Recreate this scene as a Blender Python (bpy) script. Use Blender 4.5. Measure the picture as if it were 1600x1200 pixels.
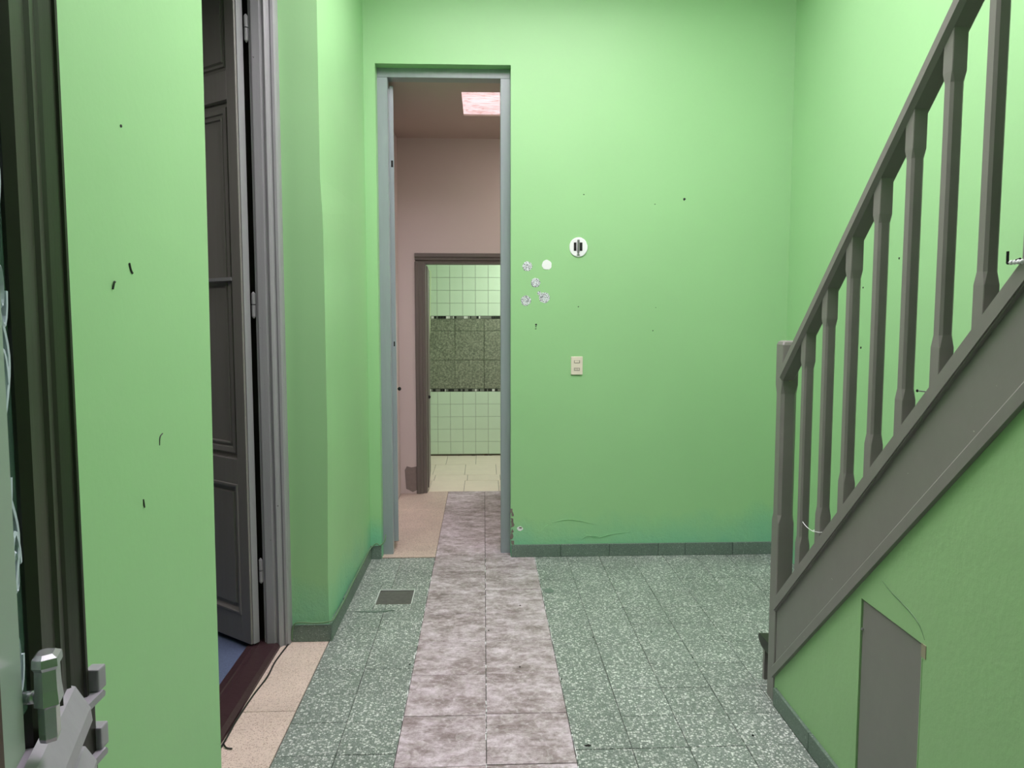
import bpy, bmesh, math, random
from mathutils import Vector, Matrix
random.seed(7)
for o in list(bpy.data.objects): bpy.data.objects.remove(o, do_unlink=True)
SC = bpy.context.scene
COL = SC.collection
# ------------------------------------------------------------------ camera
FPX, HY, VX, PY = 1130.0, 491.0, 756.0, 579.0
pitch = math.atan((PY-HY)/FPX); yaw = math.atan((800-VX)*math.cos(pitch)/FPX)
cd = bpy.data.cameras.new('camera'); cam = bpy.data.objects.new('camera', cd); COL.objects.link(cam)
cam.location = (0, 0, 1.5)
cam.rotation_euler = (math.pi/2-pitch, 0, -yaw)
cd.sensor_fit = 'HORIZONTAL'; cd.sensor_width = 36; cd.lens = FPX/1600*36
cd.shift_y = -(600-PY)/1600
cd.clip_start = .02
SC.camera = cam
# ------------------------------------------------------------------ world, exposure
w = bpy.data.worlds.new('world'); SC.world = w; w.use_nodes = True
w.node_tree.nodes['Background'].inputs[0].default_value = (.75, .87, 1, 1)
w.node_tree.nodes['Background'].inputs[1].default_value = .6
SC.view_settings.view_transform = 'Standard'; SC.view_settings.look = 'None'
SC.view_settings.gamma = 1; SC.view_settings.use_curve_mapping = False
SC.view_settings.exposure = 0.0
SKY_STRENGTH, HALL_STRENGTH, BATH_POWER, BLUE_POWER = 10.2, .95, 24.0, 9.0

def lamp(name, loc, power, size, color=(1, 1, 1), rot=(0, 0, 0), sy=None):
    l = bpy.data.lights.new(name, 'AREA'); l.energy = power; l.size = size; l.color = color
    if sy: l.shape = 'RECTANGLE'; l.size_y = sy
    o = bpy.data.objects.new(name, l); o.location = loc; o.rotation_euler = rot; COL.objects.link(o); return o
lamp('bathroom_lamp', (.75, 6.75, 2.42), BATH_POWER, .35, (1, .97, .97), (0, math.radians(-12), 0))
lamp('hall_fill', (.95, 5.05, 2.88), 13, .35, (1, .93, .86))  # unseen fill added to light the hall, hidden behind the right jamb
lamp('blue_room_fill', (-2.2, 2.4, 2.9), BLUE_POWER, .5, (1, .95, .9))  # unseen fill added to brighten the open door leaf

# ------------------------------------------------------------------ materials
def newmat(name):
    m = bpy.data.materials.new(name); m.use_nodes = True
    nt = m.node_tree; b = nt.nodes['Principled BSDF']; return m, nt, b
def srgb(r, g, b):
    f = lambda c: (c/255/12.92) if c/255 <= .04045 else ((c/255+.055)/1.055)**2.4
    return (f(r), f(g), f(b), 1)
class NB:
    def __init__(s, nt): s.nt = nt; s.pos = s.n('ShaderNodeNewGeometry').outputs['Position']
    def n(s, t, **k):
        x = s.nt.nodes.new(t)
        for a, v in k.items(): setattr(x, a, v)
        return x
    def link(s, a, b): s.nt.links.new(a, b)
    def mapped(s, scale):
        m = s.n('ShaderNodeMapping'); m.inputs['Scale'].default_value = scale; s.link(s.pos, m.inputs['Vector']); return m.outputs[0]
    def noise(s, scale, detail=4, rough=.55, vec=None):
        x = s.n('ShaderNodeTexNoise'); x.inputs['Scale'].default_value = scale; x.inputs['Detail'].default_value = detail
        x.inputs['Roughness'].default_value = rough; s.link(vec or s.pos, x.inputs['Vector']); return x.outputs['Fac']
    def ramp(s, fac, stops):
        r = s.n('ShaderNodeValToRGB'); e = r.color_ramp.elements
        while len(e) < len(stops): e.new(.5)
        for i, (p, c) in enumerate(stops): e[i].position = p; e[i].color = c if len(c) == 4 else (*c, 1)
        s.link(fac, r.inputs[0]); return r.outputs[0]
    def mix(s, fac, a, b, mode='MIX'):
        m = s.n('ShaderNodeMix', data_type='RGBA', blend_type=mode)
        for sock, v in ((m.inputs[0], fac), (m.inputs[6], a), (m.inputs[7], b)):
            if hasattr(v, 'is_linked') or hasattr(v, 'links'): s.link(v, sock)
            else: sock.default_value = v
        return m.outputs[2]
    def math(s, op, a, b=0.0, clamp=False):
        m = s.n('ShaderNodeMath', operation=op); m.use_clamp = clamp
        for i, v in enumerate((a, b)):
            if hasattr(v, 'links'): s.link(v, m.inputs[i])
            else: m.inputs[i].default_value = v
        return m.outputs[0]
    def bump(s, h, strength, dist, bsdf):
        b = s.n('ShaderNodeBump'); b.inputs['Strength'].default_value = strength; b.inputs['Distance'].default_value = dist
        s.link(h, b.inputs['Height']); s.link(b.outputs[0], bsdf.inputs['Normal'])
    def z(s):
        x = s.n('ShaderNodeSeparateXYZ'); s.link(s.pos, x.inputs[0]); return x.outputs[2]
def W(v): return (v, v, v, 1)

def painted_wall(name, col, damp=None, rough=.42, bump=.16):
    m, nt, b = newmat(name); N = NB(nt)
    big = N.noise(1.3, 3)
    c2 = tuple(x*.93 for x in col[:3])+(1,)
    c = N.mix(big, c2, tuple(min(1, x*1.05) for x in col[:3])+(1,))
    fine = N.noise(60, 3)
    med = N.noise(7, 5, .6)
    zz = N.z()
    low = N.math('MULTIPLY', N.math('SUBTRACT', .55, zz, True), 2.2, True)
    if damp:
        edge = N.math('MULTIPLY', N.math('SUBTRACT', N.math('ADD', N.math('MULTIPLY', N.noise(2.2, 4), .5), .02), zz), 4.5, True)
        c = N.mix(edge, c, damp)
        worm = N.math('MULTIPLY', edge, N.math('ABSOLUTE', N.math('SUBTRACT', N.noise(9, 6, .7), .5)))
        h = N.math('ADD', N.math('MULTIPLY', fine, .10), N.math('ADD', N.math('MULTIPLY', med, .7), N.math('MULTIPLY', worm, -22)))
    else:
        h = N.math('ADD', N.math('MULTIPLY', fine, .10), N.math('MULTIPLY', med, .6))
    nt.links.new(c, b.inputs['Base Color'])
    N.bump(h, bump, .012, b)
    b.inputs['Roughness'].default_value = rough
    b.inputs['Specular IOR Level'].default_value = .35
    return m
def gloss_paint(name, col, rough=.38, bump=.12, streak=True, chip=None):
    m, nt, b = newmat(name); N = NB(nt)
    v = N.mapped((18, 18, 1.2)) if streak else N.pos
    n1 = N.noise(3 if streak else 12, 4, .6, v)
    c = N.mix(n1, tuple(x*.9 for x in col[:3])+(1,), tuple(min(1, x*1.08) for x in col[:3])+(1,))
    if chip:
        k = N.noise(38, 5, .7)
        c = N.mix(N.math('MULTIPLY', N.math('SUBTRACT', k, .715, True), 40, True), c, chip)
    nt.links.new(c, b.inputs['Base Color'])
    h = N.math('ADD', n1, N.math('MULTIPLY', N.noise(90, 3), .25))
    N.bump(h, bump, .004, b)
    b.inputs['Roughness'].default_value = rough
    return m
def terrazzo(name, base, chip, scale=85, dark=None, amount=.5, rough=.45, dirt=True):
    m, nt, b = newmat(name); N = NB(nt)
    v = N.n('ShaderNodeTexVoronoi'); v.inputs['Scale'].default_value = scale; nt.links.new(N.pos, v.inputs['Vector'])
    v.inputs['Randomness'].default_value = 1
    sep = N.n('ShaderNodeSeparateColor'); nt.links.new(v.outputs['Color'], sep.inputs[0])
    thr = N.math('MULTIPLY', sep.outputs[0], amount)
    mask = N.math('MULTIPLY', N.math('SUBTRACT', thr, v.outputs['Distance']), 14, True)
    chipc = N.mix(sep.outputs[1], chip, tuple(min(1, x*.55) for x in chip[:3])+(1,))
    v2 = N.n('ShaderNodeTexVoronoi'); v2.inputs['Scale'].default_value = scale*2.3; nt.links.new(N.pos, v2.inputs['Vector'])
    s2 = N.n('ShaderNodeSeparateColor'); nt.links.new(v2.outputs['Color'], s2.inputs[0])
    mask2 = N.math('MULTIPLY', N.math('SUBTRACT', N.math('MULTIPLY', s2.outputs[0], amount*.9), v2.outputs['Distance']), 14, True)
    basec = N.mix(mask2, base, tuple(min(1, x*.6) for x in chip[:3])+(1,))
    if dark: basec = N.mix(N.math('MULTIPLY', N.math('SUBTRACT', s2.outputs[2], .75, True), 3.5, True), basec, dark)
    c = N.mix(mask, basec, chipc)
    oi = N.n('ShaderNodeObjectInfo')
    rv = N.math('ADD', N.math('MULTIPLY', oi.outputs['Random'], .12), .93)
    if dirt: rv = N.math('MULTIPLY', rv, N.math('ADD', N.math('MULTIPLY', N.noise(3.1, 6, .65), .55), .72))
    comb = N.n('ShaderNodeCombineColor')
    for i in range(3): nt.links.new(rv, comb.inputs[i])
    c = N.mix(1.0, c, comb.outputs[0], 'MULTIPLY')
    nt.links.new(c, b.inputs['Base Color'])
    b.inputs['Roughness'].default_value = rough
    N.bump(N.noise(14, 4), .12, .003, b)
    return m
def plain(name, col, rough=.5, metal=0.0, emit=None, es=0.0, nz=0.0, ns=30):
    m, nt, b = newmat(name)
    if nz:
        N = NB(nt); n1 = N.noise(ns, 5, .6)
        c = N.mix(n1, tuple(x*(1-nz) for x in col[:3])+(1,), tuple(min(1, x*(1+nz)) for x in col[:3])+(1,))
        nt.links.new(c, b.inputs['Base Color'])
    else: b.inputs['Base Color'].default_value = col
    b.inputs['Roughness'].default_value = rough; b.inputs['Metallic'].default_value = metal
    if emit: b.inputs['Emission Color'].default_value = emit; b.inputs['Emission Strength'].default_value = es
    return m

GREEN = srgb(159, 208, 150)
M = {}
M['green'] = painted_wall('green_wall_paint', GREEN, srgb(132, 198, 160))
M['green_rough'] = painted_wall('green_rough_plaster_paint', srgb(160, 202, 146), None, .5, .45)
M['ceiling'] = painted_wall('white_ceiling_paint', srgb(190, 200, 185), None, .6)
M['beige'] = painted_wall('beige_pink_paint', srgb(204, 192, 187), None, .6, .12)
M['hallceil'] = painted_wall('hall_ceiling_paint', srgb(190, 175, 165), None, .7, .2)
M['stair'] = gloss_paint('grey_stair_paint', srgb(132, 129, 126), .36, .10, False, srgb(190, 188, 180))
M['frame'] = gloss_paint('blue_grey_door_paint', srgb(150, 160, 164), .3, .18)
M['leaf'] = gloss_paint('grey_leaf_paint', srgb(130, 127, 123), .42, .2)
M['jamb'] = gloss_paint('grey_jamb_paint', srgb(150, 150, 153), .34, .25, True, srgb(70, 66, 62))
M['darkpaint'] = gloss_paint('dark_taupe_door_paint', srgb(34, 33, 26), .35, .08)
M['liteedge'] = gloss_paint('lit_lilac_grey_paint', srgb(150, 147, 156), .4, .08)  # pale tone of overhead light put into the ledge colour
M['liteface'] = gloss_paint('lit_pale_lilac_paint', srgb(215, 212, 224), .4, .05)  # casing front lightened in its colour to look lit
M['bathframe'] = gloss_paint('bathroom_frame_paint', srgb(104, 98, 92), .45, .1)
M['terrazzo'] = terrazzo('green_terrazzo', srgb(120, 132, 125), srgb(222, 228, 223), 112, srgb(84, 100, 90), .68)
M['skirt'] = terrazzo('dark_green_terrazzo', srgb(108, 126, 116), srgb(166, 182, 170), 150, srgb(78, 94, 84), .42)
M['pink'] = terrazzo('pink_terrazzo', srgb(218, 200, 188), srgb(236, 216, 204), 130, srgb(160, 132, 118), .45)
M['hallterr'] = terrazzo('beige_terrazzo', srgb(200, 182, 170), srgb(224, 200, 184), 110, srgb(140, 116, 100), .45)
def stone():
    m, nt, b = newmat('grey_veined_stone_tile'); N = NB(nt)
    oi = N.n('ShaderNodeObjectInfo')
    add = N.n('ShaderNodeVectorMath', operation='ADD'); nt.links.new(N.mapped((5.0, 8.0, 1)), add.inputs[0])
    cb = N.n('ShaderNodeCombineXYZ')
    for i, k in enumerate((17., 31., 11.)): nt.links.new(N.math('MULTIPLY', oi.outputs['Random'], k), cb.inputs[i])
    nt.links.new(cb.outputs[0], add.inputs[1])
    a = N.noise(1.5, 10, .74, add.outputs[0])
    wv = N.n('ShaderNodeTexNoise'); wv.inputs['Scale'].default_value = 1.5; wv.inputs['Detail'].default_value = 8
    wv.inputs['Distortion'].default_value = 1.2; nt.links.new(add.outputs[0], wv.inputs['Vector'])
    vein = N.math('SUBTRACT', 1.0, N.math('MULTIPLY', N.math('ABSOLUTE', N.math('SUBTRACT', wv.outputs['Fac'], .52)), 22, True), True)
    c = N.ramp(a, [(.32, srgb(112, 98, 98)), (.45, srgb(156, 141, 144)), (.55, srgb(190, 176, 184)), (.68, srgb(228, 216, 226))])
    c = N.mix(N.math('MULTIPLY', vein, .32), c, srgb(226, 218, 222))
    fn = N.noise(38, 6, .75)
    c = N.mix(N.math('MULTIPLY', N.math('SUBTRACT', fn, .53, True), 4.5, True), c, srgb(228, 220, 228))
    c = N.mix(N.math('MULTIPLY', N.math('SUBTRACT', .47, fn, True), 4.5, True), c, srgb(120, 104, 102))
    spk = N.math('MULTIPLY', N.math('SUBTRACT', N.noise(110, 3, .7), .6, True), 5, True)
    c = N.mix(N.math('MULTIPLY', spk, .6), c, srgb(96, 82, 80))
    nt.links.new(c, b.inputs['Base Color']); b.inputs['Roughness'].default_value = .42
    N.bump(a, .15, .003, b); return m
M['stone'] = stone()
M['grout'] = plain('dusty_grout', srgb(92, 92, 88), .9, nz=.35, ns=40)
M['cream'] = plain('cream_floor_tile', srgb(226, 214, 196), .35, nz=.10, ns=9)
M['greentile'] = plain('pale_green_glazed_tile', srgb(206, 227, 200), .18, nz=.03, ns=5)
M['tilegrout'] = plain('tile_grout', srgb(112, 124, 100), .8)
def darktile():
    m, nt, b = newmat('speckled_olive_tile'); N = NB(nt)
    c = N.ramp(N.noise(55, 5, .7), [(.35, srgb(92, 98, 82)), (.5, srgb(124, 130, 110)), (.68, srgb(168, 172, 150))])
    nt.links.new(c, b.inputs['Base Color']); b.inputs['Roughness'].default_value = .4; return m
M['olive'] = darktile()
M['tread'] = plain('black_tread_rubber', srgb(44, 44, 40), .45, nz=.2)
M['carpet'] = plain('blue_carpet', srgb(84, 96, 124), .95, nz=.45, ns=160)
M['sill'] = gloss_paint('dark_sill_wood', srgb(58, 38, 42), .4, .5, False, srgb(150, 130, 125))
M['blueroom'] = plain('dim_room_paint', srgb(120, 116, 112), .8)
M['white'] = plain('white_plaster', srgb(238, 240, 242), .6)
def spotmat():
    m, nt, b = newmat('speckled_glue_plaster'); N = NB(nt)
    c = N.ramp(N.noise(260, 3, .6), [(.44, srgb(70, 64, 84)), (.5, srgb(225, 232, 234)), (.6, srgb(240, 244, 250))])
    nt.links.new(c, b.inputs['Base Color']); b.inputs['Roughness'].default_value = .7; return m
M['spot'] = spotmat()
M['black'] = plain('black_hole', srgb(12, 12, 12), .8)
M['ivory'] = plain('ivory_plastic', srgb(232, 222, 206), .35)
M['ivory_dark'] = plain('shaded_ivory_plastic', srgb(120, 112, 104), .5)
M['steel'] = plain('dull_steel', srgb(170, 172, 174), .3, .9)
M['chrome'] = plain('chrome', srgb(205, 205, 212), .22, .75)
M['rim'] = plain('galvanised_rim', srgb(205, 210, 208), .4)
M['brown'] = plain('rusty_brown_bottom', srgb(74, 62, 42), .6, nz=.3, ns=25)
M['cable'] = plain('dark_cable', srgb(34, 34, 34), .5)
M['greencable'] = plain('painted_cable', srgb(104, 138, 100), .5)
M['string'] = plain('white_string', srgb(236, 240, 240), .6)
M['chip'] = plain('bare_plaster_patch', srgb(162, 156, 132), .8)
M['greyplaster'] = plain('bare_grey_render', srgb(128, 118, 112), .9, nz=.2)
M['etch'] = plain('etched_glass_line', srgb(176, 190, 198), .6)
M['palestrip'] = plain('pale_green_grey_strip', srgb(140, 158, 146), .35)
M['brownwood'] = plain('dark_brown_wood', srgb(60, 38, 28), .5, nz=.3)
M['palepipe'] = plain('pale_green_pipe', srgb(206, 222, 178), .3)
def glass():
    m, nt, b = newmat('tinted_door_glass'); b.inputs['Base Color'].default_value = srgb(120, 160, 140)
    b.inputs['Transmission Weight'].default_value = .75; b.inputs['Roughness'].default_value = .12; b.inputs['IOR'].default_value = 1.45; return m
M['glass'] = glass()
def skypanel(name, base, es, marbled=False):
    m, nt, b = newmat(name); b.inputs['Base Color'].default_value = base
    b.inputs['Emission Color'].default_value = base; b.inputs['Emission Strength'].default_value = es
    if marbled:
        N = NB(nt); v = N.mapped((3, 9, 1))
        wn = N.n('ShaderNodeTexNoise'); wn.inputs['Scale'].default_value = 2.2; wn.inputs['Detail'].default_value = 7; wn.inputs['Distortion'].default_value = 1.5
        nt.links.new(v, wn.inputs['Vector'])
        f = N.math('ABSOLUTE', N.math('SUBTRACT', wn.outputs['Fac'], .5))
        c = N.ramp(f, [(.0, srgb(196, 150, 146)), (.02, srgb(230, 196, 198)), (.08, srgb(244, 222, 228)), (.3, srgb(252, 240, 246))])
        nt.links.new(c, b.inputs['Emission Color']); nt.links.new(c, b.inputs['Base Color'])
    return m
M['sky'] = skypanel('translucent_skylight_sheet', (1, .88, .97, 1), SKY_STRENGTH)
M['hallsky'] = skypanel('marbled_skylight_sheet', srgb(245, 222, 226), HALL_STRENGTH, True)

# ------------------------------------------------------------------ geometry helpers
def bm_box(bm, x0, x1, y0, y1, z0, z1, bev=0.0):
    vs = [bm.verts.new((x, y, z)) for z in (z0, z1) for y in (y0, y1) for x in (x0, x1)]
    fs = [(0, 2, 3, 1), (4, 5, 7, 6), (0, 1, 5, 4), (2, 6, 7, 3), (0, 4, 6, 2), (1, 3, 7, 5)]
    faces = [bm.faces.new([vs[i] for i in f]) for f in fs]
    if bev:
        es = list({e for f in faces for e in f.edges})
        bmesh.ops.bevel(bm, geom=es, offset=bev, segments=2, affect='EDGES', profile=.6)
def bm_prism(bm, poly, axis, a0, a1):
    """extrude 2D polygon along an axis: axis 'z' -> poly is (x,y); 'x' -> (y,z); 'y' -> (x,z)"""
    def p(u, v, a): return {'z': (u, v, a), 'x': (a, u, v), 'y': (u, a, v)}[axis]
    A = [bm.verts.new(p(u, v, a0)) for u, v in poly]; B = [bm.verts.new(p(u, v, a1)) for u, v in poly]
    n = len(poly)
    bm.faces.new(A[::-1]); bm.faces.new(B)
    for i in range(n): bm.faces.new([A[i], A[(i+1) % n], B[(i+1) % n], B[i]])
def bm_rings(bm, rect, steps, back=None):
    """nested rectangle relief: rect (u0,u1,z0,z1) in local x,z ; steps (inset, y)"""
    u0, u1, z0, z1 = rect; prev = None
    for ins, y in steps:
        r = [bm.verts.new(q) for q in ((u0+ins, y, z0+ins), (u1-ins, y, z0+ins), (u1-ins, y, z1-ins), (u0+ins, y, z1-ins))]
        if prev:
            for i in range(4): bm.faces.new([prev[i], prev[(i+1) % 4], r[(i+1) % 4], r[i]])
        prev = r
    bm.faces.new(prev)
def bm_loft(bm, rings):
    """rings: list of equal-length vertex coordinate loops"""
    R = [[bm.verts.new(c) for c in r] for r in rings]; n = len(R[0])
    for a, b in zip(R, R[1:]):
        for i in range(n): bm.faces.new([a[i], a[(i+1) % n], b[(i+1) % n], b[i]])
    bm.faces.new(R[0][::-1]); bm.faces.new(R[-1])
def bm_tube(bm, pts, r, seg=8, caps=True):
    pts = [Vector(p) for p in pts]; rings = []
    for i, p in enumerate(pts):
        d = (pts[min(i+1, len(pts)-1)]-pts[max(i-1, 0)]).normalized()
        a = d.orthogonal().normalized() if i == 0 else (prevn-d*prevn.dot(d)).normalized()
        prevn = a; b = d.cross(a)
        rr = r[i] if isinstance(r, (list, tuple)) else r
        rings.append([p+(a*math.cos(t)+b*math.sin(t))*rr for t in [2*math.pi*k/seg for k in range(seg)]])
    bm_loft(bm, rings)
def bm_disc(bm, c, r, axis, t, seg=24, wob=0.0, sy=1.0, seed=0):
    """flat lump facing an axis direction (Vector) with thickness t"""
    rnd = random.Random(seed); n = Vector(axis).normalized()
    a = Vector((1, 0, 0)) if abs(n.x) < .9 else Vector((0, 1, 0)); a = (a-n*a.dot(n)).normalized(); b = Vector((0, 0, 1)) if abs(n.z) < .9 else n.cross(a)
    rad = [r*(1+wob*rnd.uniform(-1, 1)) for _ in range(seg)]
    def ring(s, h): return [Vector(c)+n*h+(a*math.cos(2*math.pi*k/seg)+b*sy*math.sin(2*math.pi*k/seg))*rad[k]*s for k in range(seg)]
    bm_loft(bm, [ring(1, 0), ring(1, t*.7), ring(.93, t)])
def smooth_pts(pts, n=6):
    P = [Vector(p) for p in pts]; out = []
    for i in range(len(P)-1):
        p0, p1, p2, p3 = P[max(i-1, 0)], P[i], P[i+1], P[min(i+2, len(P)-1)]
        for k in range(n):
            t = k/n; out.append(.5*((2*p1)+(-p0+p2)*t+(2*p0-5*p1+4*p2-p3)*t*t+(-p0+3*p1-3*p2+p3)*t**3))
    out.append(P[-1]); return out
def obj(name, bm, mat, parent=None, smooth=False, loc=None):
    bmesh.ops.recalc_face_normals(bm, faces=bm.faces)
    me = bpy.data.meshes.new(name); bm.to_mesh(me); bm.free()
    me.materials.append(M[mat])
    if smooth:
        for p in me.polygons: p.use_smooth = True
    o = bpy.data.objects.new(name, me); COL.objects.link(o)
    if parent: o.parent = parent
    if loc: o.location = loc
    return o
def tag(o, label, cat, group=None, kind=None):
    o['label'] = label; o['category'] = cat
    if group: o['group'] = group
    if kind: o['kind'] = kind
    return o
def thing(name, label, cat, loc=(0, 0, 0), rz=0, group=None, kind=None):
    o = bpy.data.objects.new(name, None); COL.objects.link(o); o.location = loc; o.rotation_euler = (0, 0, rz)
    o.empty_display_size = .05
    return tag(o, label, cat, group, kind)
def B(*boxes, bev=0.0):
    bm = bmesh.new()
    for b in boxes: bm_box(bm, *b, bev=bev)
    return bm
def struct(name, bm, mat, label, cat='wall'):
    return tag(obj(name, bm, mat), label, cat, kind='structure')

# ------------------------------------------------------------------ floor
GX0, GX1 = -.305, .309
floor = struct('floor', B((-.93, 3.0, -1.6, 4.5, -.08, -.006), (-.80, 1.3, 4.5, 6.06, -.08, -.006), (-1.1, .95, 6.06, 7.75, -.08, -.006)),
               'grout', 'hall floor of green terrazzo tiles with a strip of grey stone tiles down the middle', 'floor')
def tiler(name, mat, w, d, h=.006, bev=.0012):
    bm = bmesh.new(); bm_box(bm, -w/2, w/2, -d/2, d/2, -h, 0)
    bmesh.ops.bevel(bm, geom=[e for e in bm.edges if e.verts[0].co.z > -.001 and e.verts[1].co.z > -.001], offset=bev, segments=1, affect='EDGES')
    me = bpy.data.meshes.new(name); bm.to_mesh(me); bm.free(); me.materials.append(M[mat]); return me
meshes = {}
rnd = random.Random(3)
def tile(name, mat, x0, x1, y0, y1, parent=floor, gap=.0022, dz=.0008):
    if x1-x0 < .02 or y1-y0 < .02: return
    k = (name, round(x1-x0, 4), round(y1-y0, 4), mat)
    if k not in meshes: meshes[k] = tiler(name, mat, x1-x0-gap, y1-y0-gap)
    o = bpy.data.objects.new(name, meshes[k]); COL.objects.link(o); o.parent = parent
    o.location = ((x0+x1)/2, (y0+y1)/2, rnd.uniform(-dz, dz)); o.rotation_euler = (rnd.uniform(-.0015, .0015), rnd.uniform(-.0015, .0015), 0)
# green terrazzo tiles, 20 cm
Y = 4.38; rows = []
while Y > 1.7: rows.append((max(Y-.2, 1.0), Y)); Y -= .2
drain = (-.572, -.377, 3.67, 3.868)
for y0, y1 in rows:
    for x0, x1 in ((-.715, -.510), (-.510, GX0)):
        if y0 < drain[3] and y1 > drain[2]:
            # cut round the drain opening
            for (a, b) in ((x0, min(x1, drain[0])), (max(x0, drain[1]), x1)):
                if b-a > .021: tile('terrazzo_tile', 'terrazzo', a, b, y0, y1)
            for (c, d) in ((y0, min(y1, drain[2])), (max(y0, drain[3]), y1)):
                a, b = max(x0, drain[0]), min(x1, drain[1])
                if d-c > .012 and b-a > .02: tile('terrazzo_tile', 'terrazzo', a, b, c, d)
        else: tile('terrazzo_tile', 'terrazzo', x0, x1, y0, y1)
    x = GX1
    while x < 1.84:
        x1 = min(x+.2, 1.86)
        if x < 1.1 or y0 > 2.5: tile('terrazzo_tile', 'terrazzo', x, x1, y0, y1)
        x = x1
bm = B((-.715, GX0, -1.5, 1.78, -.006, 0), (GX1, 1.1, -1.5, 1.78, -.006, 0)); obj('terrazzo_paving', bm, 'terrazzo', floor)
# grey stone strip, 30.7 cm
Y = 2.303-.307
while Y < 6.04:
    y1 = min(Y+.307, 6.06)
    tile('stone_tile', 'stone', GX0, .004, Y, y1, gap=.003); tile('stone_tile', 'stone', .004, GX1, Y+.004, y1+.004 if y1 < 6.06 else y1, gap=.003)
    Y += .307
obj('stone_paving', B((GX0, GX1, -1.5, 1.99, -.006, 0)), 'stone', floor)
# pink threshold slabs in the left doorway
for a, b in ((1.92, 2.665), (2.665, 3.262)): tile('threshold_slab', 'pink', -.925, -.717, a, b, gap=.002)
# beige terrazzo of the back hall
ys = [4.40, 4.512, 5.02, 5.52, 6.06]
for a, b in zip(ys, ys[1:]):
    for c, d in ((-.70, GX0),) if a < 4.5 else ((-.70, GX0), (GX1, .80), (.80, 1.2)): tile('hall_terrazzo_tile', 'hallterr', c, d, a, b, gap=.002)
# cream tiles of the bathroom
for j, (a, b) in enumerate(((6.06, 6.46), (6.46, 6.695), (6.695, 7.16), (7.16, 7.63))):
    off = (0, .02, -.01, .09)[j]
    xs = [-1.0, -.78+off, -.475+off, -.175+off, .125+off, .43+off, .72+off, .9]
    for c, d in zip(xs, xs[1:]): tile('cream_tile', 'cream', c, d, a, b, gap=.003, dz=.001)
# grout dust along the strip
bm = bmesh.new(); r2 = random.Random(5)
for x in (GX0-.002, .004, GX1+.002):
    for k in range(70):
        y = r2.uniform(1.9, 4.4)
        if x < .2 and r2.random() < .45: continue
        l = r2.uniform(.006, .035); t = r2.uniform(.0012, .004); xx = x+r2.uniform(-.002, .002)
        bm_box(bm, xx-t/2, xx+t/2, y, y+l, -.004, .0013)
o = obj('grout_crumbs', bm, 'white', floor); o['kind'] = 'stuff'
bm = bmesh.new()
for k in range(12):
    x, y = r2.uniform(-.68, 1.05), r2.uniform(2.3, 4.2)
    bm_disc(bm, (x, y, 0), r2.uniform(.002, .004), (0, 0, 1), .003, 6, .4, seed=k)
bm_disc(bm, (.36, 2.40, 0), .012, (0, 0, 1), .003, 8, .3, sy=.4, seed=91)
o = obj('floor_grit', bm, 'black', floor); o['kind'] = 'stuff'
bm = bmesh.new(); bm_disc(bm, (.352, 3.82, 0), .032, (0, 0, 1), .002, 10, .35, seed=90); obj('cement_blob', bm, 'skirt', floor)
obj('raised_crack', (lambda bm: (bm_prism(bm, [(-.655, 3.575), (-.60, 3.568), (-.55, 3.562), (-.50, 3.572), (-.46, 3.585), (-.50, 3.583), (-.56, 3.582), (-.62, 3.580)], 'z', -.002, .0035), bm)[1])(bmesh.new()), 'skirt', floor)

# ------------------------------------------------------------------ walls
YB = 4.38; XR = 1.86; ZC = 3.59; XL = -.715
# back wall with tall doorway
DX0, DX1, DZ = -.632, .163, 2.962
struct('wall_back', B((-.95, DX0, YB, 4.50, 0, ZC), (DX1, 2.1, YB, 4.50, 0, ZC), (DX0, DX1, YB, 4.50, DZ, ZC)), 'green', 'green painted end wall with a tall narrow doorway')
# left wall: near pier, far pier with an uneven corner, lintel
bm = bmesh.new()
bm_loft(bm, [[(-1.08, -1.6, z), (XL, -1.6, z), (XL, ye, z), (-.90, ye+.01, z), (-1.08, ye+.01, z)] for z, ye in ((0, 1.90), (.9, 1.908), (1.7, 1.925), (3.1, 1.95), (ZC, 1.95))])
cz = [(0, -.715), (.3, -.718), (.9, -.708), (1.5, -.707), (1.86, -.708), (1.95, -.710), (2.1, -.717), (2.9, -.716), (ZC, -.715)]
bm_loft(bm, [[(-1.0, 3.262, z), (x, 3.262, z), (x+.001, 3.33, z), (-.70, 4.40, z), (-1.0, 4.40, z)] for z, x in cz])
bm_box(bm, -1.08, XL, 1.90, 3.30, 3.10, ZC)
wall_left = struct('wall_left', bm, 'green', 'green painted left wall with a deep door recess')
wall_right = struct('wall_right', B((XR, XR+.1, -1.6, YB, 0, 4.6)), 'green', 'green painted wall behind the staircase')
struct('wall_front', B((-1.1, 2.0, -1.7, -1.6, 0, 4.6)), 'green', 'green painted wall behind the viewpoint')
# ceiling with skylight shaft
SX0, SX1, SY0, SY1 = -.48, 1.2, 1.15, 3.66
struct('ceiling', B((-1.1, SX0, -1.7, 4.5, ZC, ZC+.12), (SX0, 2.1, SY1, 4.5, ZC, ZC+.12), (SX0, 2.1, -1.7, SY0, ZC, ZC+.12),
                    (SX0-.08, SX0, SY0, SY1, ZC+.12, 4.6), (SX0, SX1, SY1, SY1+.08, ZC+.12, 4.6), (SX0, SX1, SY0-.08, SY0, ZC+.12, 4.6)),
       'ceiling', 'painted ceiling with a large skylight well', 'ceiling')
sk = thing('skylight', 'large translucent skylight over the stair hall', 'skylight', (0, 0, ZC+.22), kind='structure')
obj('translucent_sheet', B((SX0, SX1, SY0, SY1, 0, .01)), 'sky', sk)
for x in (.2, 1.03): obj('glazing_bar', B((x-.02, x+.02, SY0, SY1, -.04, 0)), 'white', sk)

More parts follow.
